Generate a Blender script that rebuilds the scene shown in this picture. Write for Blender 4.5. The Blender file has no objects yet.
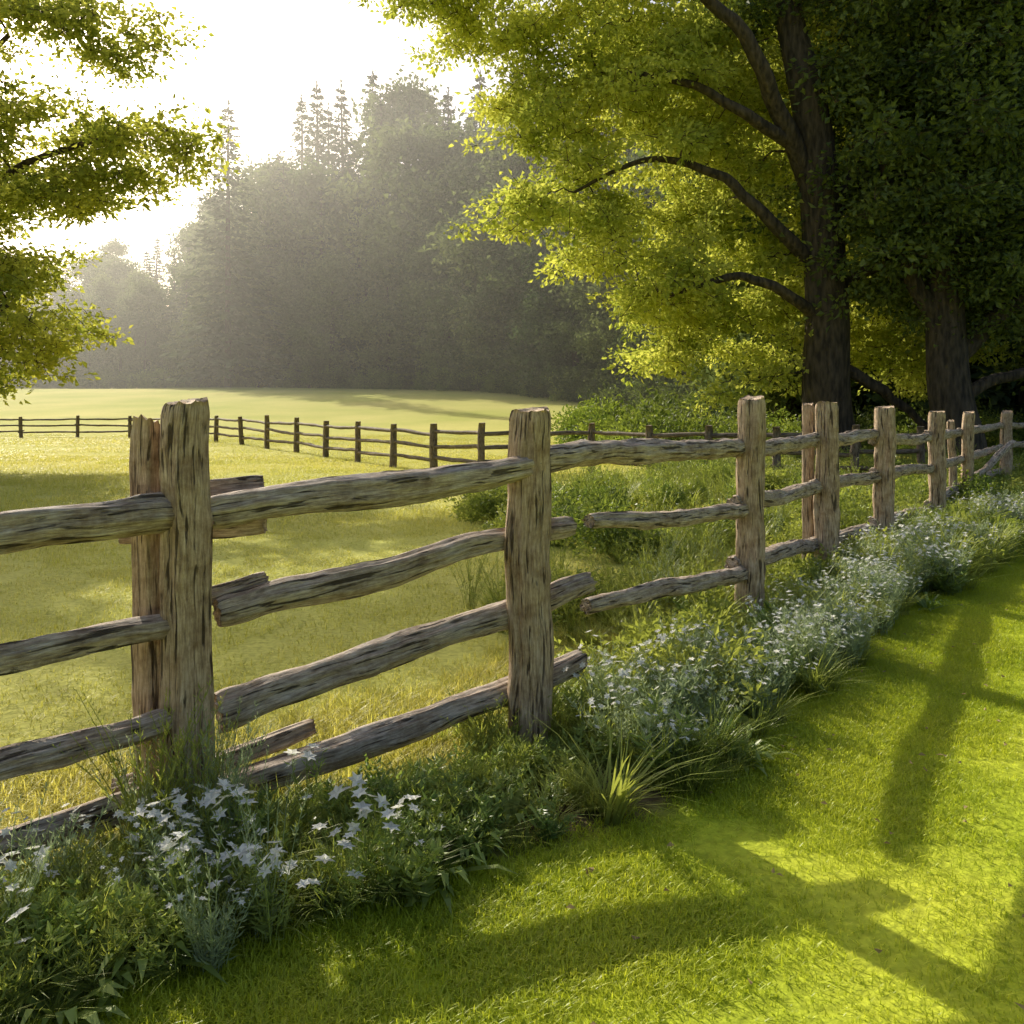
import bpy, math, numpy as np
from mathutils import Vector, noise
R=math.radians
rng=np.random.default_rng(7)
sc=bpy.context.scene
COL=sc.collection
def nrm(a): return a/np.maximum(np.linalg.norm(a,axis=-1,keepdims=True),1e-9)

# ------------------------------------------------------------- layout
FENCE=[(-4.2,0.9),(-2.5,2.02),(-1.16,3.04),(0.08,3.72),(1.59,5.67),(2.69,7.3),(3.77,8.6),(5.2,10.4),(6.45,12.1),(9.3,16.0),(12.4,19.6),(18,26)]
FA=np.array(FENCE)
def fence_sd(x,y):
    p=np.stack([x,y],-1); best=np.full(x.shape,1e9); sg=np.zeros(x.shape); along=np.zeros(x.shape); acc=0
    for a,b in zip(FA[:-1],FA[1:]):
        d=b-a; L=np.linalg.norm(d); u=d/L; n=np.array([-u[1],u[0]])
        r=p-a; t=np.clip((r@u),0,L); q=r-t[...,None]*u; dist=np.linalg.norm(q,axis=-1)
        s=np.sign(r@n); m=dist<best
        best=np.where(m,dist,best); sg=np.where(m,s,sg); along=np.where(m,acc+t,along); acc+=L
    return best*sg, along
def sstep(a,b,x):
    t=np.clip((x-a)/(b-a),0,1); return t*t*(3-2*t)
def height(x,y):
    x=np.asarray(x,float); y=np.asarray(y,float)
    h=4.9*sstep(42,135,y)+ 0.30*np.clip(y-138,0,75)
    h=h+0.02*np.sin(x*0.9+1)*np.sin(y*0.7)+0.12*np.sin(x*0.13+.4)*np.sin(y*0.11+1)*sstep(12,30,y)
    h=h+0.5*sstep(14,30,x)*sstep(10,30,y)
    return h

# ------------------------------------------------------------- mesh builder
class MB:
    def __init__(s): s.v=[];s.q=[];s.t=[];s.qm=[];s.tm=[];s.tt=[];s.n=0
    def add(s,v,q=None,t=None,m=0,tt=None):
        v=np.asarray(v,float).reshape(-1,3); s.v.append(v)
        s.tt.append(np.full(len(v),.5) if tt is None else np.asarray(tt,float).ravel())
        if q is not None and len(q): q=np.asarray(q)+s.n; s.q.append(q); s.qm.append(np.full(len(q),m))
        if t is not None and len(t): t=np.asarray(t)+s.n; s.t.append(t); s.tm.append(np.full(len(t),m))
        s.n+=len(v)
    def leaves(s,base,d,side,L,W,fold=.25,m=0,tt=None):
        base=np.asarray(base,float); N=len(base); d=nrm(np.asarray(d,float)); side=np.asarray(side,float)
        side=nrm(side-(side*d).sum(1,keepdims=True)*d); up=np.cross(side,d)
        L=np.broadcast_to(L,(N,))[:,None]; W=np.broadcast_to(W,(N,))[:,None]
        mid=base+d*L*.45
        v=np.stack([base,mid+side*W*.5+up*W*fold,base+d*L-up*L*.12,mid-side*W*.5+up*W*fold],1).reshape(-1,3)
        i=np.arange(N)[:,None]*4
        t=np.concatenate([i+[0,1,2],i+[0,2,3]],0)
        s.add(v,t=t,m=m,tt=None if tt is None else np.repeat(tt,4))
    def blades(s,base,ang,H,lean,W,m=0):
        base=np.asarray(base,float);N=len(base)
        dx=np.stack([np.cos(ang),np.sin(ang),0*ang],1); sd=np.stack([-np.sin(ang),np.cos(ang),0*ang],1)
        H=np.broadcast_to(H,(N,))[:,None]; lean=np.broadcast_to(lean,(N,))[:,None]; W=np.broadcast_to(W,(N,))[:,None]
        z=np.array([0,0,1.])
        def P(t): return base+z*H*(t-.25*lean*t*t)+dx*H*lean*t*t
        a=P(0);b=P(.4);c=P(.75);e=P(1.)
        v=np.stack([a-sd*W*.4,a+sd*W*.4,b-sd*W*.5,b+sd*W*.5,c-sd*W*.33,c+sd*W*.33,e],1).reshape(-1,3)
        i=np.arange(N)[:,None]*7
        q=np.concatenate([i+[0,1,3,2],i+[2,3,5,4]],0); t=i+[4,5,6]
        s.add(v,q=q,t=t,m=m,tt=np.tile([0,0,.4,.4,.75,.75,1],N))
    def tube(s,pts,rad,sides=6,m=0):
        pts=np.asarray(pts,float); n=len(pts)
        T=nrm(np.gradient(pts,axis=0)); ref=np.array([0,0,1.]) if abs(T[0][2])<.9 else np.array([1.,0,0])
        A=nrm(np.cross(T,ref)); B=np.cross(T,A)
        th=np.linspace(0,2*np.pi,sides,endpoint=False)
        rad=np.broadcast_to(rad,(n,))
        v=(pts[:,None]+rad[:,None,None]*(np.cos(th)[None,:,None]*A[:,None]+np.sin(th)[None,:,None]*B[:,None])).reshape(-1,3)
        q=[]
        for i in range(n-1):
            for j in range(sides):
                k=(j+1)%sides; q.append([i*sides+j,i*sides+k,(i+1)*sides+k,(i+1)*sides+j])
        s.add(v,q=q,m=m)
    def mesh(s,name,mats,smooth=False):
        v=np.concatenate(s.v); me=bpy.data.meshes.new(name)
        Q=np.concatenate(s.q) if s.q else np.zeros((0,4),int); T=np.concatenate(s.t) if s.t else np.zeros((0,3),int)
        mi=np.concatenate(s.qm+s.tm) if (s.qm or s.tm) else np.zeros(0)
        me.vertices.add(len(v)); me.vertices.foreach_set('co',v.ravel())
        me.loops.add(Q.size+T.size); me.loops.foreach_set('vertex_index',np.concatenate([Q.ravel(),T.ravel()]).astype(np.int32))
        me.polygons.add(len(Q)+len(T))
        st=np.concatenate([np.arange(len(Q))*4,len(Q)*4+np.arange(len(T))*3]).astype(np.int32)
        me.polygons.foreach_set('loop_start',st)
        me.polygons.foreach_set('material_index',mi.astype(np.int32))
        me.polygons.foreach_set('use_smooth',np.full(len(st),smooth))
        at=me.attributes.new('tt','FLOAT','POINT'); at.data.foreach_set('value',np.concatenate(s.tt).astype(np.float32))
        me.update(calc_edges=True); me.validate()
        for m in mats: me.materials.append(m)
        return me
def obj(name,me,parent=None,link=True):
    o=bpy.data.objects.new(name,me)
    if link: COL.objects.link(o)
    if parent: o.parent=parent
    return o
def empty(name,loc=(0,0,0)):
    o=bpy.data.objects.new(name,None); COL.objects.link(o); o.location=loc; o.empty_display_size=.2; return o

# ------------------------------------------------------------- materials
def newmat(name):
    m=bpy.data.materials.new(name); m.use_nodes=True; nt=m.node_tree; nt.nodes.clear()
    return m,nt,nt.nodes,nt.links
def ramp(ns,stops):
    r=ns.new('ShaderNodeValToRGB'); e=r.color_ramp.elements
    while len(e)<len(stops): e.new(.5)
    for i,(p,c) in enumerate(stops): e[i].position=p; e[i].color=(*c,1) if len(c)==3 else c
    return r
def leafmat(name,dark,light,trans=.5,tcol=None,rough=.45,nscale=.6,base=None,gloss=.35,isl=False,matte=False):
    m,nt,ns,ls=newmat(name)
    oi=ns.new('ShaderNodeObjectInfo'); geo=ns.new('ShaderNodeNewGeometry')
    nz=ns.new('ShaderNodeTexNoise'); nz.inputs['Scale'].default_value=nscale; nz.inputs['Detail'].default_value=1.5
    ls.new(geo.outputs['Position'],nz.inputs['Vector'])
    ad=ns.new('ShaderNodeMath'); ad.operation='MULTIPLY_ADD'; ls.new(geo.outputs['Random Per Island'] if isl else oi.outputs['Random'],ad.inputs[0]); ad.inputs[1].default_value=.5
    sb=ns.new('ShaderNodeMath'); sb.operation='SUBTRACT'; ls.new(nz.outputs['Fac'],sb.inputs[0]); sb.inputs[1].default_value=.25
    ls.new(sb.outputs[0],ad.inputs[2])
    rp=ramp(ns,[(.15,dark),(.85,light)]); ls.new(ad.outputs[0],rp.inputs[0])
    if isl: col=rp.outputs[0]
    else:
        hs=ns.new('ShaderNodeHueSaturation'); mr=ns.new('ShaderNodeMapRange'); ls.new(geo.outputs['Random Per Island'],mr.inputs[0])
        mr.inputs[3].default_value=.75; mr.inputs[4].default_value=1.25; ls.new(mr.outputs[0],hs.inputs['Value'])
        ls.new(rp.outputs[0],hs.inputs['Color']); col=hs.outputs[0]
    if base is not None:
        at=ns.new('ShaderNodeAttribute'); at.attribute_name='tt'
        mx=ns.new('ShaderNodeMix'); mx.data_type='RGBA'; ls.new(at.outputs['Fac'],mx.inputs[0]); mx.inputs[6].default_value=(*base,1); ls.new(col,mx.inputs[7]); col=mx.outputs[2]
    if matte:
        pb=ns.new('ShaderNodeBsdfDiffuse'); ls.new(col,pb.inputs['Color'])
    else:
        pb=ns.new('ShaderNodeBsdfPrincipled'); pb.inputs['Roughness'].default_value=rough; pb.inputs['Specular IOR Level'].default_value=gloss
        ls.new(col,pb.inputs['Base Color'])
    tr=ns.new('ShaderNodeBsdfTranslucent')
    if tcol:
        m2=ns.new('ShaderNodeMix'); m2.data_type='RGBA'; m2.blend_type='MULTIPLY'; m2.inputs[0].default_value=1
        ls.new(col,m2.inputs[6]); m2.inputs[7].default_value=(*tcol,1); m2.clamp_result=False
        ls.new(m2.outputs[2],tr.inputs[0])
    else: ls.new(col,tr.inputs[0])
    ms=ns.new('ShaderNodeMixShader'); ms.inputs[0].default_value=trans
    ls.new(pb.outputs[0],ms.inputs[1]); ls.new(tr.outputs[0],ms.inputs[2])
    out=ns.new('ShaderNodeOutputMaterial'); ls.new(ms.outputs[0],out.inputs[0])
    return m
def woodmat(name,dark,mid,light,bump=.9):
    m,nt,ns,ls=newmat(name)
    at=ns.new('ShaderNodeAttribute'); at.attribute_name='grain'
    oi=ns.new('ShaderNodeObjectInfo')
    mp=ns.new('ShaderNodeMapping'); mp.inputs['Scale'].default_value=(1,1,.08); ls.new(at.outputs['Vector'],mp.inputs[0])
    add=ns.new('ShaderNodeVectorMath'); add.operation='ADD'; ls.new(mp.outputs[0],add.inputs[0])
    sc_=ns.new('ShaderNodeMath'); sc_.operation='MULTIPLY'; sc_.inputs[1].default_value=17; ls.new(oi.outputs['Random'],sc_.inputs[0]); ls.new(sc_.outputs[0],add.inputs[1])
    n1=ns.new('ShaderNodeTexNoise'); n1.inputs['Scale'].default_value=140; n1.inputs['Detail'].default_value=8; n1.inputs['Roughness'].default_value=.72; n1.inputs['Distortion'].default_value=.3
    n2=ns.new('ShaderNodeTexNoise'); n2.inputs['Scale'].default_value=60; n2.inputs['Detail'].default_value=5; n2.inputs['Distortion'].default_value=.5
    ls.new(add.outputs[0],n1.inputs[0]); ls.new(add.outputs[0],n2.inputs[0])
    n3=ns.new('ShaderNodeTexNoise'); n3.inputs['Scale'].default_value=9; n3.inputs['Detail'].default_value=7; n3.inputs['Roughness'].default_value=.7; ls.new(at.outputs['Vector'],n3.inputs[0])
    n4=ns.new('ShaderNodeTexNoise'); n4.inputs['Scale'].default_value=180; n4.inputs['Detail'].default_value=3; ls.new(at.outputs['Vector'],n4.inputs[0])
    rp=ramp(ns,[(.3,dark),(.5,mid),(.66,light)]); ls.new(n1.outputs['Fac'],rp.inputs[0])
    cr=ramp(ns,[(.36,(.09,.07,.055)),(.415,(1,1,1))]); ls.new(n2.outputs['Fac'],cr.inputs[0])
    mu=ns.new('ShaderNodeMix'); mu.data_type='RGBA'; mu.blend_type='MULTIPLY'; mu.inputs[0].default_value=.85; ls.new(rp.outputs[0],mu.inputs[6]); ls.new(cr.outputs[0],mu.inputs[7])
    lr=ramp(ns,[(.32,(.48,.38,.29)),(.52,(.87,.81,.74)),(.7,(1.0,1.0,1.0))]); ls.new(n3.outputs['Fac'],lr.inputs[0])
    mv=ns.new('ShaderNodeMix'); mv.data_type='RGBA'; mv.blend_type='MULTIPLY'; mv.inputs[0].default_value=.95; ls.new(mu.outputs[2],mv.inputs[6]); ls.new(lr.outputs[0],mv.inputs[7])
    pb=ns.new('ShaderNodeBsdfPrincipled'); pb.inputs['Roughness'].default_value=.75; pb.inputs['Specular IOR Level'].default_value=.3; ls.new(mv.outputs[2],pb.inputs['Base Color'])
    b1=ns.new('ShaderNodeBump'); b1.inputs['Strength'].default_value=bump; b1.inputs['Distance'].default_value=.008; ls.new(n1.outputs['Fac'],b1.inputs['Height'])
    b2=ns.new('ShaderNodeBump'); b2.inputs['Strength'].default_value=bump; b2.inputs['Distance'].default_value=.02; ls.new(cr.outputs[0],b2.inputs['Height']); ls.new(b1.outputs[0],b2.inputs['Normal'])
    b3=ns.new('ShaderNodeBump'); b3.inputs['Strength'].default_value=bump*.5; b3.inputs['Distance'].default_value=.004; ls.new(n4.outputs['Fac'],b3.inputs['Height']); ls.new(b2.outputs[0],b3.inputs['Normal'])
    ls.new(b3.outputs[0],pb.inputs['Normal'])
    out=ns.new('ShaderNodeOutputMaterial'); ls.new(pb.outputs[0],out.inputs[0])
    return m
def barkmat(name,c1,c2):
    m,nt,ns,ls=newmat(name); geo=ns.new('ShaderNodeNewGeometry')
    mp=ns.new('ShaderNodeMapping'); mp.inputs['Scale'].default_value=(1,1,.25); ls.new(geo.outputs['Position'],mp.inputs[0])
    n=ns.new('ShaderNodeTexNoise'); n.inputs['Scale'].default_value=9; n.inputs['Detail'].default_value=6; ls.new(mp.outputs[0],n.inputs[0])
    rp=ramp(ns,[(.35,c1),(.7,c2)]); ls.new(n.outputs['Fac'],rp.inputs[0])
    pb=ns.new('ShaderNodeBsdfPrincipled'); pb.inputs['Roughness'].default_value=.9; ls.new(rp.outputs[0],pb.inputs['Base Color'])
    b=ns.new('ShaderNodeBump'); b.inputs['Strength'].default_value=1; b.inputs['Distance'].default_value=.08; ls.new(n.outputs['Fac'],b.inputs['Height']); ls.new(b.outputs[0],pb.inputs['Normal'])
    out=ns.new('ShaderNodeOutputMaterial'); ls.new(pb.outputs[0],out.inputs[0]); return m

M_post=woodmat('weathered_post_wood',(.18,.13,.09),(.56,.44,.31),(.82,.71,.55))
M_rail=woodmat('weathered_rail_wood',(.17,.14,.115),(.52,.45,.375),(.82,.75,.66))
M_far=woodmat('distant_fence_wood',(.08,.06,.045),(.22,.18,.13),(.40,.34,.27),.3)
M_bark=barkmat('oak_bark',(.03,.022,.015),(.12,.09,.06))
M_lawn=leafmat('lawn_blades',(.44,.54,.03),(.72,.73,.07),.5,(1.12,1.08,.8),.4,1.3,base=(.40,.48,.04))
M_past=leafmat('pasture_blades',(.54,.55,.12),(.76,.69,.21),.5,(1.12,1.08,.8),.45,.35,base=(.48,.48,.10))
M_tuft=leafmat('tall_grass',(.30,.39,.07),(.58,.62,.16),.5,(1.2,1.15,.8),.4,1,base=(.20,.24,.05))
M_leafA=leafmat('weed_leaf',(.18,.27,.06),(.43,.50,.13),.45,(1.2,1.15,.8),.35,1.5)
M_silver=leafmat('silver_leaf',(.32,.40,.20),(.56,.62,.36),.45,None,.6,1.5,matte=True)
M_white=leafmat('white_petal',(.82,.81,.76),(.92,.91,.86),.4,None,.6,1,matte=True)
M_oak=leafmat('oak_leaf_sunny',(.31,.38,.07),(.72,.73,.19),.6,(1.15,1.12,.8),.45,.5,isl=True,matte=True)  # sunlit look of the left crown put into the leaf colour
M_oakd=leafmat('oak_leaf_shaded',(.07,.11,.03),(.22,.27,.07),.45,(1.2,1.2,.6),.5,.7,isl=True)  # darker copy: right crown's shade put into leaf colour, reused for undergrowth
M_left=leafmat('lime_leaf',(.25,.31,.06),(.60,.60,.15),.6,(1.15,1.1,.7),.45,.7,isl=True,matte=True)
M_forD=leafmat('forest_leaf',(.10,.15,.05),(.27,.31,.11),.4,None,.7,.06,matte=True)
M_forC=leafmat('conifer_needles',(.05,.085,.045),(.13,.165,.07),.2,None,.7,.06,matte=True)
M_shr=leafmat('shrub_leaf',(.14,.21,.045),(.33,.40,.09),.45,(1.25,1.2,.7),.4,.8)

# ------------------------------------------------------------- instancing
def coll(name,meshes):
    c=bpy.data.collections.new(name)
    for i,me in enumerate(meshes):
        o=bpy.data.objects.new(f'{name}_{i:02d}',me); c.objects.link(o)
    return c
def scatter(name,pts,rots,scl,idx,c,parent=None,realize=False):
    pts=np.asarray(pts,float);N=len(pts)
    me=bpy.data.meshes.new(name+'_points'); me.vertices.add(N); me.vertices.foreach_set('co',pts.ravel())
    a=me.attributes.new('irot','FLOAT_VECTOR','POINT'); a.data.foreach_set('vector',np.asarray(rots,np.float32).ravel())
    scl=np.asarray(scl,np.float32)
    if scl.ndim==1: scl=np.repeat(scl[:,None],3,1)
    a=me.attributes.new('iscl','FLOAT_VECTOR','POINT'); a.data.foreach_set('vector',scl.ravel())
    a=me.attributes.new('iidx','INT','POINT'); a.data.foreach_set('value',np.asarray(idx,np.int32))
    o=obj(name,me,parent)
    g=bpy.data.node_groups.new(name+'_gn','GeometryNodeTree')
    g.interface.new_socket('Geometry',in_out='INPUT',socket_type='NodeSocketGeometry'); g.interface.new_socket('Geometry',in_out='OUTPUT',socket_type='NodeSocketGeometry')
    n=g.nodes; l=g.links
    gi=n.new('NodeGroupInput'); go=n.new('NodeGroupOutput'); ci=n.new('GeometryNodeCollectionInfo'); ip=n.new('GeometryNodeInstanceOnPoints')
    ci.inputs['Collection'].default_value=c; ci.inputs['Separate Children'].default_value=True; ci.inputs['Reset Children'].default_value=True
    ip.inputs['Pick Instance'].default_value=True
    def na(nm,t):
        x=n.new('GeometryNodeInputNamedAttribute'); x.data_type=t; x.inputs['Name'].default_value=nm
        return [s for s in x.outputs if s.enabled and s.name=='Attribute'][0]
    l.new(gi.outputs[0],ip.inputs['Points']); l.new(ci.outputs[0],ip.inputs['Instance'])
    l.new(na('iidx','INT'),ip.inputs['Instance Index']); l.new(na('irot','FLOAT_VECTOR'),ip.inputs['Rotation']); l.new(na('iscl','FLOAT_VECTOR'),ip.inputs['Scale'])
    if realize:
        rz=n.new('GeometryNodeRealizeInstances'); l.new(ip.outputs[0],rz.inputs[0]); l.new(rz.outputs[0],go.inputs[0])
    else: l.new(ip.outputs[0],go.inputs[0])
    md=o.modifiers.new('scatter','NODES'); md.node_group=g
    return o
def zrot(N,tilt=0.):
    r=np.zeros((N,3)); r[:,2]=rng.uniform(0,6.283,N); r[:,0]=rng.normal(0,tilt,N); r[:,1]=rng.normal(0,tilt,N); return r

# ------------------------------------------------------------- ground
def axis(lo,hi,step,outlo,outhi,g=1.13):
    a=list(np.arange(lo,hi+1e-6,step)); s=step; x=hi
    while x<outhi: s*=g; x+=s; a.append(x)
    s=step; x=lo; pre=[]
    while x>outlo: s*=g; x-=s; pre.append(x)
    return np.array(pre[::-1]+a)
xs=axis(-4,9,.12,-900,900); ys=axis(.5,14,.12,-60,2500)
X,Y=np.meshgrid(xs,ys); Z=height(X,Y)
Zn=np.array([noise.noise(Vector((a*1.3,b*1.3,0))) for a,b in zip(X.ravel(),Y.ravel())]).reshape(X.shape)
sd,al=fence_sd(X,Y)
wid=.74+.18*Zn
bed=sstep(-wid-.10,-wid+.10,sd)*(1-sstep(.0,.3,sd)); past=sstep(0.05,.6,sd)
Z=Z+.015*Zn
gb=MB(); ny,nx=X.shape
ii=(np.arange(ny-1)[:,None]*nx+np.arange(nx-1)[None]).ravel()
gb.add(np.stack([X,Y,Z],-1),q=np.stack([ii,ii+1,ii+nx+1,ii+nx],1))
m,nt,ns,ls=newmat('ground_soil_and_turf')
geo=ns.new('ShaderNodeNewGeometry')
def nz(scale,det=4):
    n=ns.new('ShaderNodeTexNoise'); n.inputs['Scale'].default_value=scale; n.inputs['Detail'].default_value=det; ls.new(geo.outputs['Position'],n.inputs[0]); return n
a=nz(1.2);b=nz(25,6);c=nz(.12,5)
lawn=ramp(ns,[(.3,(.40,.49,.03)),(.7,(.62,.65,.06))]); ls.new(a.outputs['Fac'],lawn.inputs[0])
pst=ramp(ns,[(.3,(.49,.51,.10)),(.7,(.68,.62,.18))]); ls.new(c.outputs['Fac'],pst.inputs[0])
soil=ramp(ns,[(.3,(.06,.04,.025)),(.7,(.22,.16,.095))]); ls.new(b.outputs['Fac'],soil.inputs[0])
ap=ns.new('ShaderNodeAttribute'); ap.attribute_name='past'; ab=ns.new('ShaderNodeAttribute'); ab.attribute_name='bed'
m1=ns.new('ShaderNodeMix'); m1.data_type='RGBA'; ls.new(ap.outputs['Fac'],m1.inputs[0]); ls.new(lawn.outputs[0],m1.inputs[6]); ls.new(pst.outputs[0],m1.inputs[7])
mb_=ns.new('ShaderNodeMix'); mb_.data_type='RGBA'; mb_.blend_type='MULTIPLY'; mb_.inputs[0].default_value=.6; ls.new(m1.outputs[2],mb_.inputs[6])
fr=ramp(ns,[(.3,(.5,.5,.5)),(.6,(1,1,1))]); ls.new(b.outputs['Fac'],fr.inputs[0]); ls.new(fr.outputs[0],mb_.inputs[7])
m2=ns.new('ShaderNodeMix'); m2.data_type='RGBA'; ls.new(ab.outputs['Fac'],m2.inputs[0]); ls.new(mb_.outputs[2],m2.inputs[6]); ls.new(soil.outputs[0],m2.inputs[7])
pb=ns.new('ShaderNodeBsdfPrincipled'); pb.inputs['Roughness'].default_value=.95; pb.inputs['Specular IOR Level'].default_value=.1; ls.new(m2.outputs[2],pb.inputs['Base Color'])
bp=ns.new('ShaderNodeBump'); bp.inputs['Strength'].default_value=.5; bp.inputs['Distance'].default_value=.03; ls.new(b.outputs['Fac'],bp.inputs['Height']); ls.new(bp.outputs[0],pb.inputs['Normal'])
o_=ns.new('ShaderNodeOutputMaterial'); ls.new(pb.outputs[0],o_.inputs[0])
gm=gb.mesh('ground',[m],True)
for nm,arr in (('past',past),('bed',bed)):
    at=gm.attributes.new(nm,'FLOAT','POINT'); at.data.foreach_set('value',arr.ravel().astype(np.float32))
obj('ground',gm)

# ------------------------------------------------------------- fence logs
def log_mesh(name,pts,rad,mat,square=0.,seed=0,sides=22,step=.035,bend=.02,rough=.13,capslope=0.):
    pts=np.asarray(pts,float); seg=np.linalg.norm(np.diff(pts,axis=0),axis=1); L=seg.sum(); cum=np.r_[0,np.cumsum(seg)]
    n=max(8,int(L/step)); s=np.linspace(0,L,n)
    C=np.stack([np.interp(s,cum,pts[:,k]) for k in range(3)],1)
    for _ in range(6): C[1:-1]=(C[:-2]+2*C[1:-1]+C[2:])/4
    rad=np.asarray(rad,float); rr=np.interp(s,np.linspace(0,L,len(rad)),rad)
    T=nrm(np.gradient(C,axis=0)); vert=abs(T[0][2])>.8
    ref=np.array([0.5,-.3,0.]) if vert else np.array([0,0,1.])
    A=nrm(np.cross(T,ref)); B=np.cross(T,A)
    for i in range(n):
        f=s[i]*1.6
        C[i]+=A[i]*bend*noise.noise(Vector((f,seed,1.3)))*1.6+B[i]*bend*(noise.noise(Vector((f,seed,7.7)))*1.4+noise.noise(Vector((f*3.3,seed,4.7)))*.5)
    th=np.linspace(0,2*np.pi,sides,endpoint=False); V=[];G=[]
    for i in range(n):
        e=min(s[i],L-s[i]); endf=1-.10*max(0,1-e/.03)
        for t in th:
            c_,s_=math.cos(t),math.sin(t)
            sq=1/(max(abs(c_),abs(s_)))**1; base=1+(min(sq,1.32)-1)*square
            nv=noise.noise(Vector((c_*1.1,s_*1.1,s[i]*2.2+seed*9)))*rough*1.3+noise.noise(Vector((c_*3.2,s_*3.2,s[i]*1.5+seed*5)))*rough*1.0+noise.noise(Vector((c_*6.5,s_*6.5,s[i]*1.8+seed*3)))*rough*.9
            kn=noise.noise(Vector((c_*1.5+seed,s_*1.5,s[i]*6)))
            nv+=max(0,kn-.35)*rough*2.2+noise.noise(Vector((c_*2+seed,s_*2,s[i]*13)))*rough*.35
            r=rr[i]*base*(1+nv)*endf
            p=C[i]+(A[i]*c_+B[i]*s_)*r
            if e<.001:
                p=p+T[i]*(noise.noise(Vector((c_*3,s_*3,seed*2)))*.02 + (capslope*c_*r if i==n-1 else 0))
            V.append(p);G.append((c_*rr[i],s_*rr[i],s[i]))
    q=[[i*sides+j,i*sides+(j+1)%sides,(i+1)*sides+(j+1)%sides,(i+1)*sides+j] for i in range(n-1) for j in range(sides)]
    V=list(map(tuple,V))
    tris=[]
    for end,i in ((0,0),(1,n-1)):
        ctr=C[i]+T[i]*(.006 if end else -.006); st=len(V); 
        for j in range(sides):
            p=np.array(V[i*sides+j]); V.append(tuple(p*.5+ctr*.5+T[i]*(.008*noise.noise(Vector((j*1.3,seed,2)))))); g=G[i*sides+j]; G.append((g[0]*.5,g[1]*.5,s[i]))
        V.append(tuple(ctr)); G.append((0,0,s[i])); cc=len(V)-1
        for j in range(sides):
            k=(j+1)%sides; a_,b_=i*sides+j,i*sides+k
            q.append([a_,st+j,st+k,b_] if end else [b_,st+k,st+j,a_]); tris.append([cc,st+k,st+j] if end else [cc,st+j,st+k])
    mb=MB(); mb.add(V,q=q,t=tris); me=mb.mesh(name,[mat],True)
    at=me.attributes.new('grain','FLOAT_VECTOR','POINT'); at.data.foreach_set('vector',np.array(G,np.float32).ravel())
    return me
fence=empty('split_rail_fence')
cnt=[0,0]
def post(x,y,h,r,sq=.7,seed=0,lean=(0,0),slope=.3,par=None,mat=None,**k):
    cnt[0]+=1; z0=float(height(x,y))-.15
    obj(f'post_{cnt[0]}',log_mesh('post',[(x,y,z0),(x+lean[0]*.5,y+lean[1]*.5,h*.5),(x+lean[0],y+lean[1],h)],[r*1.05,r,r*.98,r*.95],mat or M_post,sq,seed,bend=.012,rough=.11,capslope=slope,sides=k.get('sides',40),step=k.get('step',.02)),par or fence)
def rail(pts,rad,seed=0,par=None,mat=None,**k):
    cnt[1]+=1
    obj(f'rail_{cnt[1]}',log_mesh('rail',pts,rad,mat or M_rail,k.get('sq',.1),seed,bend=k.get('bend',.016),rough=k.get('rough',.19),sides=k.get('sides',32),step=k.get('step',.02)),par or fence)
post(-1.165,3.02,1.53,.068,.85,1,(.02,0),.15)
post(-1.315,3.10,1.45,.057,.8,2,(.0,0),-.5)
post(.08,3.72,1.50,.085,.5,3,(.0,.0),.1)
post(1.59,5.67,1.58,.090,.5,4,(0,0),.15)
post(2.69,7.3,1.56,.093,.5,5,(.02,0),-.1)
post(2.60,7.46,1.55,.05,.6,15,(0,0),.2)
post(3.77,8.6,1.53,.098,.5,6,(0,0),.1)
post(5.2,10.4,1.48,.095,.5,7,(0,0),.1)
post(6.45,12.1,1.47,.08,.5,8,(.06,0),.2)
post(6.2,11.9,1.35,.05,.5,18,(-.05,0),.2)
post(9.3,16.0,1.47,.10,.5,9)
post(12.4,19.6,1.5,.10,.5,10)
post(-2.5,2.02,1.5,.09,.7,11); post(-4.2,.9,1.5,.09,.7,12)
rail([(-2.6,1.94,1.17),(-1.8,2.55,1.10),(-1.20,3.0,1.138)],[.054,.056,.06],21)
rail([(-2.6,1.94,.74),(-1.8,2.55,.70),(-1.20,3.0,.735)],[.042,.044,.040],22)
rail([(-2.6,1.94,.38),(-1.8,2.55,.37),(-1.21,3.0,.42)],[.046,.047,.047],23)
rail([(-2.6,1.94,.07),(-1.8,2.55,.09),(-1.21,3.0,.155)],[.05,.052,.05],24)
rail([(-1.48,3.22,1.03),(-.96,3.3,1.06)],[.040,.042,.038],25,sq=.9,bend=.006)
rail([(-1.2,3.2,1.20),(-.97,3.3,1.215)],[.03,.03],26,sq=.9,bend=.004)
rail([(-1.15,3.13,.80),(-.95,3.27,.845)],[.038,.030],27)
rail([(-1.45,3.1,.10),(-1.1,3.25,.155),(-.80,3.42,.235)],[.036,.036,.028],28)
rail([(-1.10,3.09,1.12),(-.5,3.38,1.18),(-.1,3.59,1.235),(.10,3.70,1.27)],[.060,.065,.058,.052],31)
rail([(-1.08,3.12,.755),(-.6,3.42,.84),(-.15,3.68,.925),(.28,3.93,.965)],[.055,.062,.052,.042],32)
rail([(-1.08,3.12,.395),(-.7,3.34,.475),(-.2,3.64,.575),(.1,3.82,.63),(.37,4.0,.685)],[.072,.06,.057,.058,.047],33)
rail([(-1.10,3.12,.085),(-.5,3.45,.175),(.1,3.84,.28),(.32,3.99,.335)],[.052,.056,.052,.054],34)
rail([(.10,3.84,1.265),(.5,4.35,1.29),(1.0,5.0,1.27),(1.62,5.79,1.255)],[.060,.062,.058,.053],35,bend=.02)
rail([(.375,4.10,.955),(.8,4.66,.90),(1.60,5.72,.83)],[.036,.045,.044],36,bend=.01)
rail([(.36,4.10,.545),(.9,4.8,.50),(1.60,5.72,.41)],[.036,.050,.048],37,bend=.01)
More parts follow.
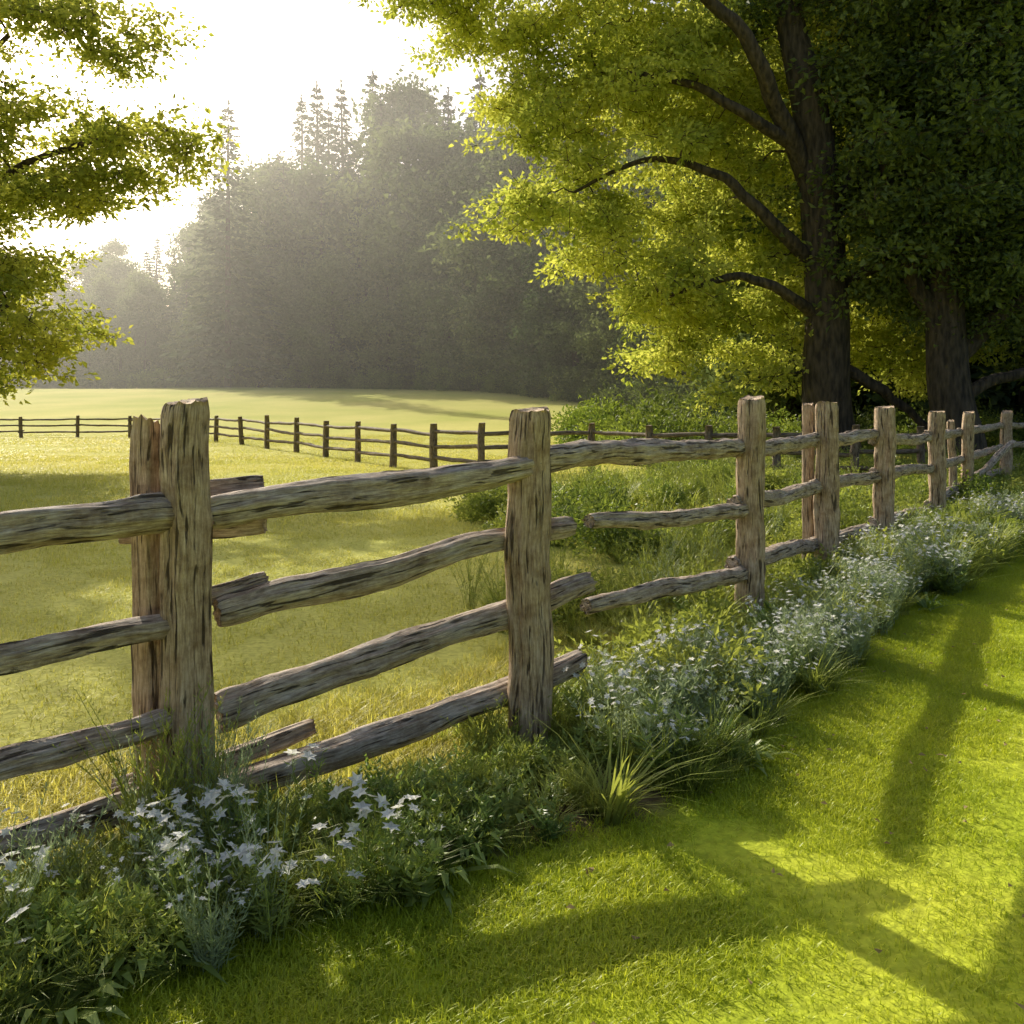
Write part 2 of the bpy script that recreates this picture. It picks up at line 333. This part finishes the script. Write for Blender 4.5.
def span(a,b,zs,seed,r=.052):
    a=np.array(a);b=np.array(b); d=nrm(b-a); n=np.array([-d[1],d[0]])
    for i,(z0,z1) in enumerate(zs):
        o=n*(.08 if i!=1 else .06); mid=(a+b)/2+o; e0=a+o-d*.12; e1=b+o+d*.1
        zz0=float(height(*a)); zz1=float(height(*b))
        rail([(*e0,z0+zz0),(*mid,(z0+z1)/2+(zz0+zz1)/2-.02+.02*i),(*e1,z1+zz1)],[r*1.05,r*1.1,r*.95],seed+i*3.1)
P=FENCE
span(P[4],P[5],[(1.24,1.24),(.88,.82),(.48,.33)],41)
span(P[5],P[6],[(1.25,1.25),(.85,.83),(.34,.29)],51)
span(P[6],P[7],[(1.20,1.17),(.86,.80),(.37,.25)],61)
span(P[7],P[8],[(1.20,1.18),(.80,.78),(.35,.4)],71)
span(P[8],P[9],[(1.18,1.22),(.78,.80),(.38,.35)],81)
span(P[9],P[10],[(1.2,1.2),(.8,.8),(.35,.35)],91)
rail([(6.3,12.2,.25),(7.3,13.2,.55),(8.6,14.6,.95)],[.05,.05,.05],99)

fence2=empty('split_rail_fence'); 
FP=[(-34,44),(-29.5,44.6),(-26,45),(-23,45),(-20,44.5),(-17.4,42.3),(-15,39.6),(-12.8,36.8),(-10.8,34),(-9,31.2),(-7.3,28.8),(-5.8,26.4),(-4.4,24.2),(-3.1,22.2),(-1.9,20.6),(-.7,19.0)]
FQ=[(-.7,19.0),(.6,19.6),(1.85,19.8),(3.0,18.4),(4.05,17.6),(5.3,17.0),(6.8,16.9),(8.4,17.4)]
for pl,sd0 in ((FP,200),(FQ,300)):
    for i,(x,y) in enumerate(pl):
        if pl is FQ and i==0: continue
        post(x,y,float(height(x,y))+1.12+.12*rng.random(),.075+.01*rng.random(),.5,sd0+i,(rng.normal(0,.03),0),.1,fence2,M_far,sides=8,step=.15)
    for i in range(len(pl)-1):
        a=np.array(pl[i]);b=np.array(pl[i+1])
        for z in (.98,.66,.33):
            j=rng.normal(0,.035,2)
            rail([(*(a-.05*(b-a)),z+j[0]+height(*a)),(*((a+b)/2),z-.02+height(*((a+b)/2))),(*(b+.05*(b-a)),z+j[1]+height(*b))],[.045,.05,.042],sd0+i+z*7,fence2,M_far,sides=7,step=.3)

# ------------------------------------------------------------- grass
def patch(size,n,h0,h1,w,mat,leanmax=.9):
    b=MB(); p=np.c_[rng.uniform(-size/2,size/2,(n,2)),np.zeros(n)-.004]
    b.blades(p,rng.uniform(0,6.283,n),rng.uniform(h0,h1,n),rng.uniform(.1,leanmax,n),rng.uniform(w*.7,w*1.2,n))
    return b.mesh('patch',[mat])
C_lawn=coll('lawn_patch',[patch(.8,2500,.010,.028,.0034,M_lawn,1.8) for _ in range(3)])
C_past=coll('pasture_patch',[patch(1.1,1500,.018,.055,.0048,M_past,1.6) for _ in range(3)])
def gridpts(x0,x1,y0,y1,st,jit=.18):
    gx,gy=np.meshgrid(np.arange(x0,x1,st),np.arange(y0,y1,st)); gx=gx.ravel()+rng.uniform(-jit,jit,gx.size)*st; gy=gy.ravel()+rng.uniform(-jit,jit,gy.size)*st
    m=(np.abs(gx)<gy*.66+2.); return gx[m],gy[m]
pts=[];scs=[]
for (y0,y1,st,s) in ((1.2,9,.66,1.),(9,20,1.15,1.7),(20,34,2.2,3.)):
    x,y=gridpts(-3,26,y0,y1,st); d,_=fence_sd(x,y); k=(d<-.95+rng.normal(0,.06,len(x))); pts.append(np.c_[x[k],y[k]]); scs.append(np.full(k.sum(),s))
C_edge=coll('lawn_edge',[patch(.3,400,.012,.038,.0034,M_lawn,1.5) for _ in range(3)])
C_pedge=coll('pasture_edge',[patch(.3,400,.025,.075,.0040,M_past,1.4) for _ in range(3)])
pts=np.concatenate(pts); s=np.concatenate(scs)*rng.uniform(.95,1.1,len(pts)); sc3=np.c_[s,s,np.clip(s,.8,1.6)*rng.uniform(.8,1.25,len(s))]
scatter('lawn_grass',np.c_[pts,height(pts[:,0],pts[:,1])],zrot(len(pts)),sc3,rng.integers(0,3,len(pts)),C_lawn)
pts=[];scs=[]
for (y0,y1,st,s) in ((1.8,12,1.0,1.),(12,26,1.7,1.7),(26,50,3.6,3.4)):
    x,y=gridpts(-60,30,y0,y1,st); d,_=fence_sd(x,y); k=(d>.3); pts.append(np.c_[x[k],y[k]]); scs.append(np.full(k.sum(),s))
pts=np.concatenate(pts); s=np.concatenate(scs)*rng.uniform(.95,1.1,len(pts)); sc3=np.c_[s,s,np.clip(s,.8,1.8)*rng.uniform(.6,1.3,len(s))]
scatter('pasture_grass',np.c_[pts,height(pts[:,0],pts[:,1])],zrot(len(pts)),sc3,rng.integers(0,3,len(pts)),C_past)

# ------------------------------------------------------------- plants
def rv(n): return nrm(rng.normal(0,1,(n,3)))
def tuft(n,h0,h1,w,rad,mat,lean=(.2,1.3)):
    b=MB(); a=rng.uniform(0,6.283,n); r=rad*np.sqrt(rng.random(n)); p=np.c_[np.cos(a)*r,np.sin(a)*r,np.full(n,-.01)]
    b.blades(p,a+rng.normal(0,.7,n),rng.uniform(h0,h1,n),rng.uniform(*lean,n),rng.uniform(w*.6,w*1.3,n)); return b.mesh('tuft',[mat])
def stems(nst,H,spread,leafL,leafW,nleaf,mat,flower=0,mats=None,fsize=.02,stemr=.002,up=.3,fcl=1):
    b=MB()
    for _ in range(nst):
        a=rng.uniform(0,6.283); h=H*rng.uniform(.6,1.1); o=rng.uniform(0,.05); sp=spread*rng.uniform(.2,1.)
        t=np.linspace(0,1,5)[:,None]; d=np.array([math.cos(a),math.sin(a),0])
        pts=d*o+d*sp*t**1.6+np.array([0,0,1.])*h*t+rng.normal(0,.006,(5,3))*t
        b.tube(pts,np.linspace(stemr*1.3,stemr*.6,5),3)
        tl=rng.uniform(.12,1.,nleaf); pos=np.stack([np.interp(tl,t[:,0],pts[:,k]) for k in range(3)],1)
        aa=rng.uniform(0,6.283,nleaf); dr=np.c_[np.cos(aa),np.sin(aa),rng.uniform(up-.3,up+.5,nleaf)]
        sz=(1.15-tl*.6)*rng.uniform(.7,1.2,nleaf)
        b.leaves(pos,dr,np.c_[-np.sin(aa),np.cos(aa),0*aa],leafL*sz,leafW*sz,.15)
        if flower and rng.random()<flower:
            for _k in range(fcl):
                c=pts[-1]+rng.normal(0,.012*min(fcl-1,2)+1e-4,3)+np.array([0,0,.004]); k=6; ph=np.arange(k)*2*np.pi/k+rng.random(); ax=nrm(np.array([rng.normal(0,.5),rng.normal(0,.5)-.3,1.])); u=nrm(np.cross(ax,[1,0,0.2])); w=np.cross(ax,u)
                dd=np.cos(ph)[:,None]*u+np.sin(ph)[:,None]*w
                b.leaves(np.repeat(c[None],k,0),dd+ax*.25,np.cross(dd,ax),fsize*rng.uniform(.8,1.2),fsize*.6,.1,m=1)
    return b.mesh('herb',mats or [mat,M_white])
def rosette(n,L,W,mat):
    b=MB(); a=rng.uniform(0,6.283,n); e=rng.uniform(.3,1.6,n); d=np.c_[np.cos(a),np.sin(a),e]; l=L*rng.uniform(.6,1.15,n)
    base=np.c_[np.cos(a)*.02,np.sin(a)*.02,0*a]; sdv=np.c_[-np.sin(a),np.cos(a),0*a]
    d=nrm(d); w=W*rng.uniform(.7,1.2,n)
    p1=base+d*l[:,None]*.45; p2=p1+nrm(d*[1,1,.5])*l[:,None]*.35; p3=p2+nrm(d*[1,1,.0]-[0,0,.25])*l[:,None]*.3
    v=np.stack([base-sdv*w[:,None]*.15,base+sdv*w[:,None]*.15,p1-sdv*w[:,None]*.5,p1+sdv*w[:,None]*.5,p2-sdv*w[:,None]*.42,p2+sdv*w[:,None]*.42,p3],1).reshape(-1,3)
    i=np.arange(n)[:,None]*7; b.add(v,q=np.concatenate([i+[0,1,3,2],i+[2,3,5,4]],0),t=i+[4,5,6]); return b.mesh('rosette',[mat])
def bush(n,rad,h,leaf,mat,nst=14):
    b=MB(); 
    cl=rng.normal(0,1,(26,3))*[rad*.45,rad*.45,h*.22]+[0,0,h*.5]
    c=cl[rng.integers(0,26,n)]+rng.normal(0,1,(n,3))*[rad*.17,rad*.17,h*.13]; c[:,2]=np.abs(c[:,2])
    dd=nrm(rng.normal(0,.8,(n,3))+nrm(c-[0,0,h*.3])*.9); b.leaves(c,dd,rv(n),leaf*rng.uniform(.6,1.3,n),leaf*.5*rng.uniform(.7,1.2,n),.2)
    for k in range(nst):
        e=cl[k]; b.tube([[0,0,0],[e[0]*.4,e[1]*.4,e[2]*.6],e],[.008,.006,.003],4)
    return b.mesh('bush',[mat])
protos=[
 tuft(110,.14,.34,.007,.06,M_tuft),              #0 
 tuft(150,.10,.24,.005,.10,M_tuft,(.3,1.6)),      #1
 tuft(60,.25,.48,.010,.05,M_tuft,(.3,1.2)),       #2
 stems(28,.32,.15,.055,.012,18,M_silver,.42,None,.017,.0018,.5,3), #3
 stems(24,.26,.17,.05,.012,18,M_silver,.18,None,.017,.0018,.5,2), #4
 stems(18,.26,.15,.075,.030,13,M_leafA,.0),        #5
 stems(12,.52,.16,.04,.008,26,M_silver,.0,None,.02,.002,.9), #6
 rosette(26,.30,.032,M_leafA),                     #7
 rosette(18,.22,.04,M_leafA),                      #8
 bush(1500,.32,.42,.045,M_shr),                    #9
 bush(1700,.40,.34,.05,M_tuft),                    #10
 stems(11,.36,.13,.07,.018,9,M_leafA,.6,None,.036,.002,.4,1), #11
 stems(18,.62,.28,.05,.010,22,M_tuft,.0,None,.02,.0022,.9), #12
 stems(24,.30,.20,.07,.010,18,M_tuft,.0,None,.02,.0018,.6), #13
]
C_pl=coll('plantproto',protos)
seg=np.linalg.norm(np.diff(FA,axis=0),axis=1); cum=np.r_[0,np.cumsum(seg)]
def along_pt(sv,off):
    i=np.clip(np.searchsorted(cum,sv)-1,0,len(seg)-1); u=(FA[i+1]-FA[i])/seg[i][:,None]; n=np.c_[-u[:,1],u[:,0]]
    return FA[i]+u*(sv-cum[i])[:,None]+n*off[:,None]
S=lambda k:cum[k]
def plants(name,n,s0,s1,o0,o1,kinds,w,smin,smax,clump=1.1,seed=0,cs=1.):
    sv=rng.uniform(s0,s1,n*3); off=rng.uniform(o0,o1,n*3); p=along_pt(sv,off)
    nv=np.array([noise.noise(Vector((a*clump,b*clump,seed*3.3))) for a,b in p]); k=np.argsort(-(nv*cs+rng.normal(0,.25,len(nv))))[:n]; p=p[k]
    s_=rng.uniform(smin,smax,n)
    return scatter(name,np.c_[p,height(p[:,0],p[:,1])],zrot(n,.08),s_,rng.choice(kinds,n,p=np.array(w)/sum(w)),C_pl)
n=1700; sv=rng.uniform(0,S(9),n); off=-rng.uniform(.70,1.5,n); p=along_pt(sv,off); scatter('lawn_edge_grass',np.c_[p,height(p[:,0],p[:,1])],zrot(n),rng.uniform(.8,1.3,n),rng.integers(0,3,n),C_edge)
n=750; sv=rng.uniform(0,S(9),n); off=rng.uniform(-.05,.9,n); p=along_pt(sv,off); scatter('pasture_edge_grass',np.c_[p,height(p[:,0],p[:,1])],zrot(n),rng.uniform(.9,1.6,n),rng.integers(0,3,n),C_pedge)
plants('grass_tufts',270,S(2)-1.5,S(3)+.3,-.80,-.14,[0,1,13],[3,6,3],.45,.75,1.2,1,.4)
plants('grass_tufts',290,S(3)-.3,S(6),-.76,.3,[0,1,2,13],[4,4,1,3],.6,1.05,1.2,21,.3)
plants('grass_tufts',360,S(5),S(9),-1.0,.6,[0,1,2,13],[3,3,2,2],.7,1.3,.8,2)
plants('white_flower_plants',95,S(3)+.1,S(5)+.5,-.74,-.12,[3,4],[2,1],.8,1.15,1.2,3,.5)
plants('white_flower_plants',95,S(5),S(8),-.98,-.15,[3,4],[2,1],.85,1.45,1.,4)
plants('leafy_weeds',115,S(2)-1.2,S(3)+.5,-.80,-.2,[5,7,8],[5,2,1],.45,.85,1.3,5,.5)
plants('leafy_weeds',150,S(3),S(9),-.95,.3,[5,7,8,10],[4,2,1,1.5],.7,1.2,1.3,6,.5)
plants('flowering_herbs',48,S(2)-1.2,S(2)+.75,-.88,-.25,[11,6,3,4,5],[5,1,1.5,1.5,1],.6,.9,1.5,7)
plants('tall_weeds',12,S(2)-.2,S(2)+.2,-.35,-.12,[6,6,12],[1,1,1],.7,.9,1.5,8)
plants('meadow_plants',210,S(4)-1.3,S(8),.25,2.2,[12,2,10,6,0,13],[3,3,1.2,1,3,2],.55,1.05,.7,9)
plants('meadow_plants',360,S(5),S(10),1.5,6,[12,2,9,10,0],[3,3,1,1.5,2],.8,1.5,.4,10)
plants('shrubs',60,S(6),S(10),-1.2,1.,[9,10],[1,1],.8,1.6,.5,11)
b=MB(); n=130; y=rng.uniform(1.9,6.5,n); x=rng.uniform(.1,1,n)*(y*.62); d_,_=fence_sd(x,y); k=d_<-.8; x=x[k];y=y[k]; n=len(x)
b.leaves(np.c_[x,y,height(x,y)+.028],np.c_[rng.normal(0,1,(n,2)),rng.normal(0,.15,n)],np.c_[rng.normal(0,1,(n,2)),rng.normal(0,.2,n)],rng.uniform(.018,.036,n),rng.uniform(.011,.02,n),.3)
obj('fallen_leaves',b.mesh('fallen_leaves',[leafmat('dry_leaf',(.30,.20,.08),(.55,.42,.20),.3,None,.7,3)]))

# ------------------------------------------------------------- trees
def cluster(n,rad,flat,leaf,mat):
    b=MB(); c=rng.normal(0,.42,(n,3))*[rad,rad,rad*flat]
    d=nrm(c+rng.normal(0,.35,(n,3))*rad+[0,0,-.12*rad]); b.leaves(c,d,nrm(rng.normal(0,1,(n,3))*[1,1,.5]),leaf*rng.uniform(.6,1.3,n),leaf*.62*rng.uniform(.7,1.2,n),.2)
    for k in range(4):
        e=c[k]; b.tube([[0,0,-.05],e*.5,e],[.012,.008,.004],3,m=1)
    return b.mesh('cluster',[mat,M_bark])
def tree(name,base,limbs,ells,nclump,per,C,seed,sig=(.75,.75,.28),exclude=None,trunkmat=M_bark,clsc=(.8,1.3),jw=.25,spacing=.9):
    global rng
    rng=np.random.default_rng(seed)
    root=empty(name,base); B=np.array(base,float); b=MB(); nodes=[];nr=[]
    for L in limbs:
        L=np.array(L,float); n=len(L); m=(n-1)*6+1; t=np.linspace(0,n-1,m)
        pp=np.stack([np.interp(t,np.arange(n),L[:,k]) for k in range(4)],1)
        for _ in range(4): pp[1:-1]=(pp[:-2]+2*pp[1:-1]+pp[2:])/4
        big=L[0][3]>.5; fq=.10 if big else .35
        w=np.array([[noise.noise(Vector((i*fq,seed+k*9,L[0][0]))) for k in range(3)] for i in range(m)])*jw*(1.3 if big else 1); w[:,2]*=(0 if big else 1); w[0]=0
        pp[:,:3]+=w*np.clip(pp[:,3:4]*4,.3,1.2)*np.clip(np.arange(m)/6,0,1)[:,None]
        b.tube(pp[:,:3]-B,pp[:,3],14); nodes+=list(pp[2:,:3]); nr+=list(pp[2:,3])
    vol=np.array([e[3]*e[4]*e[5] for e in ells])**.8; vol/=vol.sum(); cl=[]
    while len(cl)<nclump:
        e=ells[rng.choice(len(ells),p=vol)]; d=nrm(rng.normal(0,1,3)); r=rng.uniform(.25,1)**.5
        p=np.array(e[:3])+d*r*np.array(e[3:6])
        if exclude is not None and exclude(p): continue
        if len(cl) and np.min(np.linalg.norm(np.array(cl)-p,axis=1))<spacing*sig[0]: 
            if rng.random()<.93: continue
        cl.append(p)
    cl=np.array(cl); nd=np.array(nodes)
    order=np.argsort([np.min(np.linalg.norm(nd-p,axis=1)) for p in cl])
    for i in order:
        p=cl[i]; nd=np.array(nodes); dd=np.linalg.norm(nd-p,axis=1)+np.clip(nd[:,2]-p[2],0,9)*.8; j=int(np.argmin(dd)); a=nd[j]; D=np.linalg.norm(p-a)
        r0=min(nr[j]*.65,.02+.022*D); t=np.linspace(0,1,7)[:,None]
        q=a+(p-a)*t+np.array([0,0,1.])*(.12*D)*np.sin(t*np.pi)+rng.normal(0,.05*D**.5,(7,3))*np.sin(t*np.pi)
        rr=np.linspace(r0,.014,7); b.tube(q-B,rr,5); nodes+=list(q[2:]); nr+=list(rr[2:])
    obj('trunk_and_branches',b.mesh('wood',[trunkmat],True),root)
    P_=(cl[:,None]+rng.normal(0,1,(len(cl),per,3))*sig).reshape(-1,3)
    if exclude is not None: P_=P_[[not exclude(p) for p in P_]]
    N=len(P_); scatter('foliage',P_-B,zrot(N,.3),rng.uniform(*clsc,N),rng.integers(0,3,N),C,root,realize=True)
    return root
C_oak=coll('oakcl',[cluster(60,.55,.5,.165,M_oak) for _ in range(3)])
C_oakd=coll('oakdcl',[cluster(62,.7,.5,.19,M_oakd) for _ in range(3)])
C_lf=coll('leftcl',[cluster(50,.55,.45,.16,M_left) for _ in range(3)])
TX,TY=9.4,25.
limbs=[
 [(TX,TY,-.2,1.0),(TX,TY,1.0,.72),(TX-.1,TY,4,.62),(TX-.5,TY,7.5,.58),(TX-.9,TY,10.5,.50),(TX-1.2,TY,14,.36),(TX-1.0,TY+.5,19,.15)],
 [(TX-.4,TY,6.8,.40),(TX+1.0,TY+.2,8.8,.36),(TX+2.6,TY,11.2,.28),(TX+4,TY,15,.16)],
 [(TX-.7,TY,8.2,.30),(TX-2.0,TY-1,10.4,.24),(TX-3.4,TY-1.5,12.6,.18),(TX-6,TY-2,14,.1)],
 [(TX-.3,TY,5.6,.24),(TX-2.0,TY-.6,6.9,.18),(TX-3.6,TY-.8,8.4,.13),(TX-5.6,TY-.6,8.8,.08),(TX-7.6,TY-.4,7.8,.04)],
 [(TX-.1,TY,4.0,.20),(TX-1.8,TY-1.0,4.9,.15),(TX-3.3,TY-1.2,5.4,.11),(TX-5.2,TY-.8,4.6,.05)],
 [(TX-.6,TY,9.0,.24),(TX-2.4,TY-1.0,9.6,.17),(TX-4.6,TY-1.0,10.9,.10),(TX-7,TY-.6,11.2,.05)],
 [(TX,TY,2.9,.2),(TX+1.3,TY,2.2,.16),(TX+2.4,TY,1.4,.11),(TX+3.2,TY,.6,.08)],
 [(TX-.2,TY,5,.2),(TX+1.8,TY-.6,6.0,.16),(TX+4,TY-1,6.4,.1)],
]
ell=[(4.2,25.2,8.2,4.3,2.4,4.2),(5.8,25.6,3.9,4.0,2.0,2.1),(4.0,25.7,12.2,5.5,2.8,3),(8.0,28,14,6,2.5,4.5),(1.0,25,13.3,4.8,2.5,1.1),(8.5,28,7,4.5,2.,4.5),(1.7,25,6.9,2.3,2,1.2),(13,28.5,3.6,3,1.3,1.3)]
def ex_oak(p):
    if p[1]<24.8 and p[0]>5.8 and p[2]>2 : return True
    return p[2]<1.6
tree('oak_tree',(TX,TY,0),limbs,ell,200,12,C_oak,11,(.55,.55,.24),exclude=ex_oak,spacing=1.6)
UX,UY=12.3,23.5
limbs2=[[(UX,UY,-.2,.8),(UX,UY,1.,.6),(UX-.1,UY,3.5,.52),(UX,UY,7,.42),(UX+.4,UY,12,.2)],
 [(UX,UY,3.3,.3),(UX-1.4,UY,5.4,.22),(UX-2.2,UY-.3,8.5,.12)],[(UX,UY,3.0,.28),(UX+1.8,UY,4.6,.2),(UX+4,UY,6,.12)],[(UX,UY,1.8,.2),(UX+1.4,UY,2.5,.15),(UX+3,UY,2.6,.1)]]
ell2=[(13.5,24,9,4.3,3.,5.5),(11.6,23,6.6,2.0,1.8,1.8),(16,25,7,4.5,3,5),(12.6,25,13,6,3,3)]
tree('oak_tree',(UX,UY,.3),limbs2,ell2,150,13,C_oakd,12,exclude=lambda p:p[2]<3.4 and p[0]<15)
VX,VY=-17.5,23.
limbs3=[[(VX,VY,-.2,.6),(VX,VY,1.5,.45),(VX+.3,VY,5,.38),(VX+.6,VY,9,.28),(VX+1,VY,12,.12)],
 [(VX+.2,VY,4.5,.2),(VX+2.5,VY-.5,6.6,.14),(VX+5,VY-1,8.0,.09),(VX+7.5,VY-1,8.6,.05)],
 [(VX+.4,VY,7.5,.2),(VX+2,VY-.5,9.5,.12),(VX+4.5,VY-1,11.2,.06)],
 [(VX+.2,VY,3.4,.16),(VX+2.5,VY-.5,4.2,.1),(VX+4.5,VY-1,4.2,.06)]]
ell3=[(-13.9,22.5,4.0,3.1,2.,2.3),(-12.8,22.3,8.2,4.2,1.8,1.7),(-12.8,22.5,11.3,3.8,1.8,1.),(-9.8,22,8.0,2.2,1.2,.9),(-18,23,8,4,3,4)]
tree('lime_tree',(VX,VY,0),limbs3,ell3,130,11,C_lf,13,(.5,.5,.22),spacing=1.3)

# ------------------------------------------------------------- distant forest
rng=np.random.default_rng(33)
def conifer(h=20,rad=3.6,nw=34,nb=20):
    b=MB(); b.tube([[0,0,0],[0,0,h*.6],[0,0,h]],[.3,.18,.03],6,m=1)
    bs=[];ds=[];ls_=[]
    for i in range(nw):
        t=(i/nw)**.9; z0=h*(.08+.91*t); rr=rad*(1-t)**.9+.15
        for k in range(nb):
            a=rng.uniform(0,6.283); r=rr*rng.uniform(.55,1.15); z=z0+rng.normal(0,.08)
            d=np.array([math.cos(a),math.sin(a),-.30+.25*t])
            for j in range(max(4,int(15*(1-t)))):
                f=rng.uniform(.1,1)
                p=np.array([0,0,z])+d*r*f+[0,0,.25*r*f*f*.4]
                aa=a+rng.uniform(-1.1,1.1); bs.append(p); ds.append([math.cos(aa),math.sin(aa),rng.uniform(-.6,.15)]); ls_.append(rng.uniform(.45,.95)*(1.1-.7*t)); 
    b.leaves(np.array([[0,0,h-.2]]*6)-rng.uniform(0,.6,(6,1))*[0,0,1],rng.normal(0,.4,(6,3))+[0,0,1],rng.normal(0,1,(6,3)),.5,.12)
    n=len(bs); b.leaves(np.array(bs),np.array(ds),rng.normal(0,1,(n,3))*[1,1,.4],np.array(ls_),np.array(ls_)*.45,.15)
    return b.mesh('conifer',[M_forC,M_bark])
def decid(h=20,rad=5.5):
    b=MB(); b.tube([[0,0,0],[0,0,h*.5],[.3,0,h*.8]],[.4,.3,.08],6,m=1)
    nc=80; u=rng.uniform(0,1,nc); z=h*(.12+.86*u); prof=np.sin(np.clip(u*.88+.12,0,1)*np.pi)**.6
    a=rng.uniform(0,6.283,nc); r=rad*prof*rng.uniform(.35,1.,nc)
    c=np.c_[np.cos(a)*r,np.sin(a)*r,z]; per=150
    P_=(c[:,None]+rng.normal(0,1,(nc,per,3))*[.8,.8,.5]).reshape(-1,3); n=len(P_)
    b.leaves(P_,nrm(rng.normal(0,1,(n,3))+[0,0,-.2]),rv(n),rng.uniform(.28,.6,n),rng.uniform(.2,.38,n),.2)
    return b.mesh('decid',[M_forD,M_bark])
C_for=coll('forestproto',[conifer(20,3.6),conifer(20,4.2),conifer(20,3.2),decid(),decid(20,4.8),decid(20,6.2)])
px=np.array([-400,-100,60,100,150,200,240,270,300,330,370,400,450,500,560,620,700,800,1000,1300])
top=np.array([200,230,255,245,220,215,170,120,95,72,62,72,60,50,50,50,60,60,60,60])
dep=np.array([150,140,138,136,134,132,132,131,130,128,126,123,116,108,96,84,70,60,50,46])
fp=[];fs=[];fi=[]
for row,(dd,hf,n,xr) in enumerate(((0,.50,50,0),(6,.66,46,0),(13,.82,44,0),(22,.95,42,0),(34,1.,38,0))):
    for u in np.linspace(-200,1120,n)+rng.uniform(-9,9,n):
        d=np.interp(u,px,dep)+dd*(.55 if u>620 else 1)+rng.uniform(-2.5,2.5); x=(u-512)/850*d; y=d; g=float(height(x,y))
        H=((410-np.interp(u,px,top))/850*d+1.5-g)*hf*rng.uniform(.82,1.04)
        con=rng.random()<(.32 if row<3 else .55)
        if 290<u<420 and row>=3: con=rng.random()<.85; H*=1.04
        H=max(H,7); fp.append((x,y,g-.3)); w=H/20*rng.uniform(.85,1.2); w=min(w,2.2); fs.append((w,w,H/20)); fi.append(rng.integers(0,3) if con else rng.integers(3,6))
N=len(fp); scatter('distant_forest',fp,zrot(N,.02),fs,fi,C_for)
C_pine=coll('pineproto',[conifer(20,4.6,30,24)])
pd=124.; xx=(228-512)/850*pd; g=float(height(xx,pd)); pr=empty('pine_tree',(xx,pd,g)); H=(410-98)/850*pd+1.5-g
scatter('foliage',[(0,0,-.3)],zrot(1),[(1.9,1.9,H/20)],[0],C_pine,pr)
C_und=coll('underproto',[bush(1400,1.2,1.5,.16,M_shr),bush(1400,1.3,1.3,.16,M_oakd)])
up=[];us=[]
for u in rng.uniform(40,1200,230):
    d=np.interp(u,px,dep)-2+rng.uniform(-3,1); x=(u-512)/850*d; up.append((x,d,float(height(x,d)))); us.append(rng.uniform(.9,2.2))
for _ in range(110):
    x=rng.uniform(2,26); y=rng.uniform(24,36)+x*.1; up.append((x,y,float(height(x,y)))); us.append(rng.uniform(.5,1.3))
N=len(up); scatter('undergrowth_shrubs',up,zrot(N),us,rng.integers(0,2,N),C_und)
fp=[];fs=[];fi=[]
for _ in range(30):
    x=rng.uniform(12,36); y=rng.uniform(33,46)+max(0,20-x)*.4; H=rng.uniform(15,26); fp.append((x,y,float(height(x,y))-.3)); fs.append((H/22,H/22,H/20)); fi.append(rng.integers(0,6))
scatter('woodland_trees',fp,zrot(len(fp)),fs,fi,C_for)

# ------------------------------------------------------------- mist hanging in front of and inside the wood
mb=MB(); x0,x1,y0,y1,z0,z1=-130,90,45,230,-3,48
mb.add([(x0,y0,z0),(x1,y0,z0),(x1,y1,z0),(x0,y1,z0),(x0,y0,z1),(x1,y0,z1),(x1,y1,z1),(x0,y1,z1)],q=[[0,3,2,1],[4,5,6,7],[0,1,5,4],[1,2,6,5],[2,3,7,6],[3,0,4,7]])
m,nt,ns,ls=newmat('morning_mist'); vs=ns.new('ShaderNodeVolumeScatter'); vs.inputs['Color'].default_value=(1,.98,.90,1); vs.inputs['Density'].default_value=.0017; vs.inputs['Anisotropy'].default_value=.62
o_=ns.new('ShaderNodeOutputMaterial'); ls.new(vs.outputs[0],o_.inputs['Volume'])
obj('morning_mist',mb.mesh('mist',[m]))

# ------------------------------------------------------------- light, sky, camera
EL,AZ=R(31),R(35)
Sv=Vector((-math.sin(AZ)*math.cos(EL),math.cos(AZ)*math.cos(EL),math.sin(EL)))
sl=bpy.data.lights.new('sun','SUN'); sl.energy=5; sl.angle=R(.5); sl.color=(1,.93,.77)
so=bpy.data.objects.new('sun',sl); COL.objects.link(so); so.rotation_euler=Sv.to_track_quat('Z','Y').to_euler(); so.location=(0,0,30)
w=bpy.data.worlds.new('World'); sc.world=w; w.use_nodes=True; ns=w.node_tree.nodes; ls=w.node_tree.links
sk=ns.new('ShaderNodeTexSky'); sk.sky_type='NISHITA'; sk.sun_disc=False; sk.sun_elevation=EL; sk.sun_rotation=-AZ; sk.dust_density=5; sk.air_density=1.0
ls.new(sk.outputs[0],ns['Background'].inputs[0]); ns['Background'].inputs[1].default_value=.15
cam=bpy.data.cameras.new('camera'); cam.sensor_width=36; cam.lens=850/1024*36; cam.shift_y=-102/1024; cam.clip_end=5000; cam.clip_start=.05
co=bpy.data.objects.new('camera',cam); COL.objects.link(co); co.location=(0,0,1.5); co.rotation_euler=(R(90),0,0); sc.camera=co
sc.view_settings.view_transform='Standard'; sc.view_settings.look='None'; sc.view_settings.exposure=0
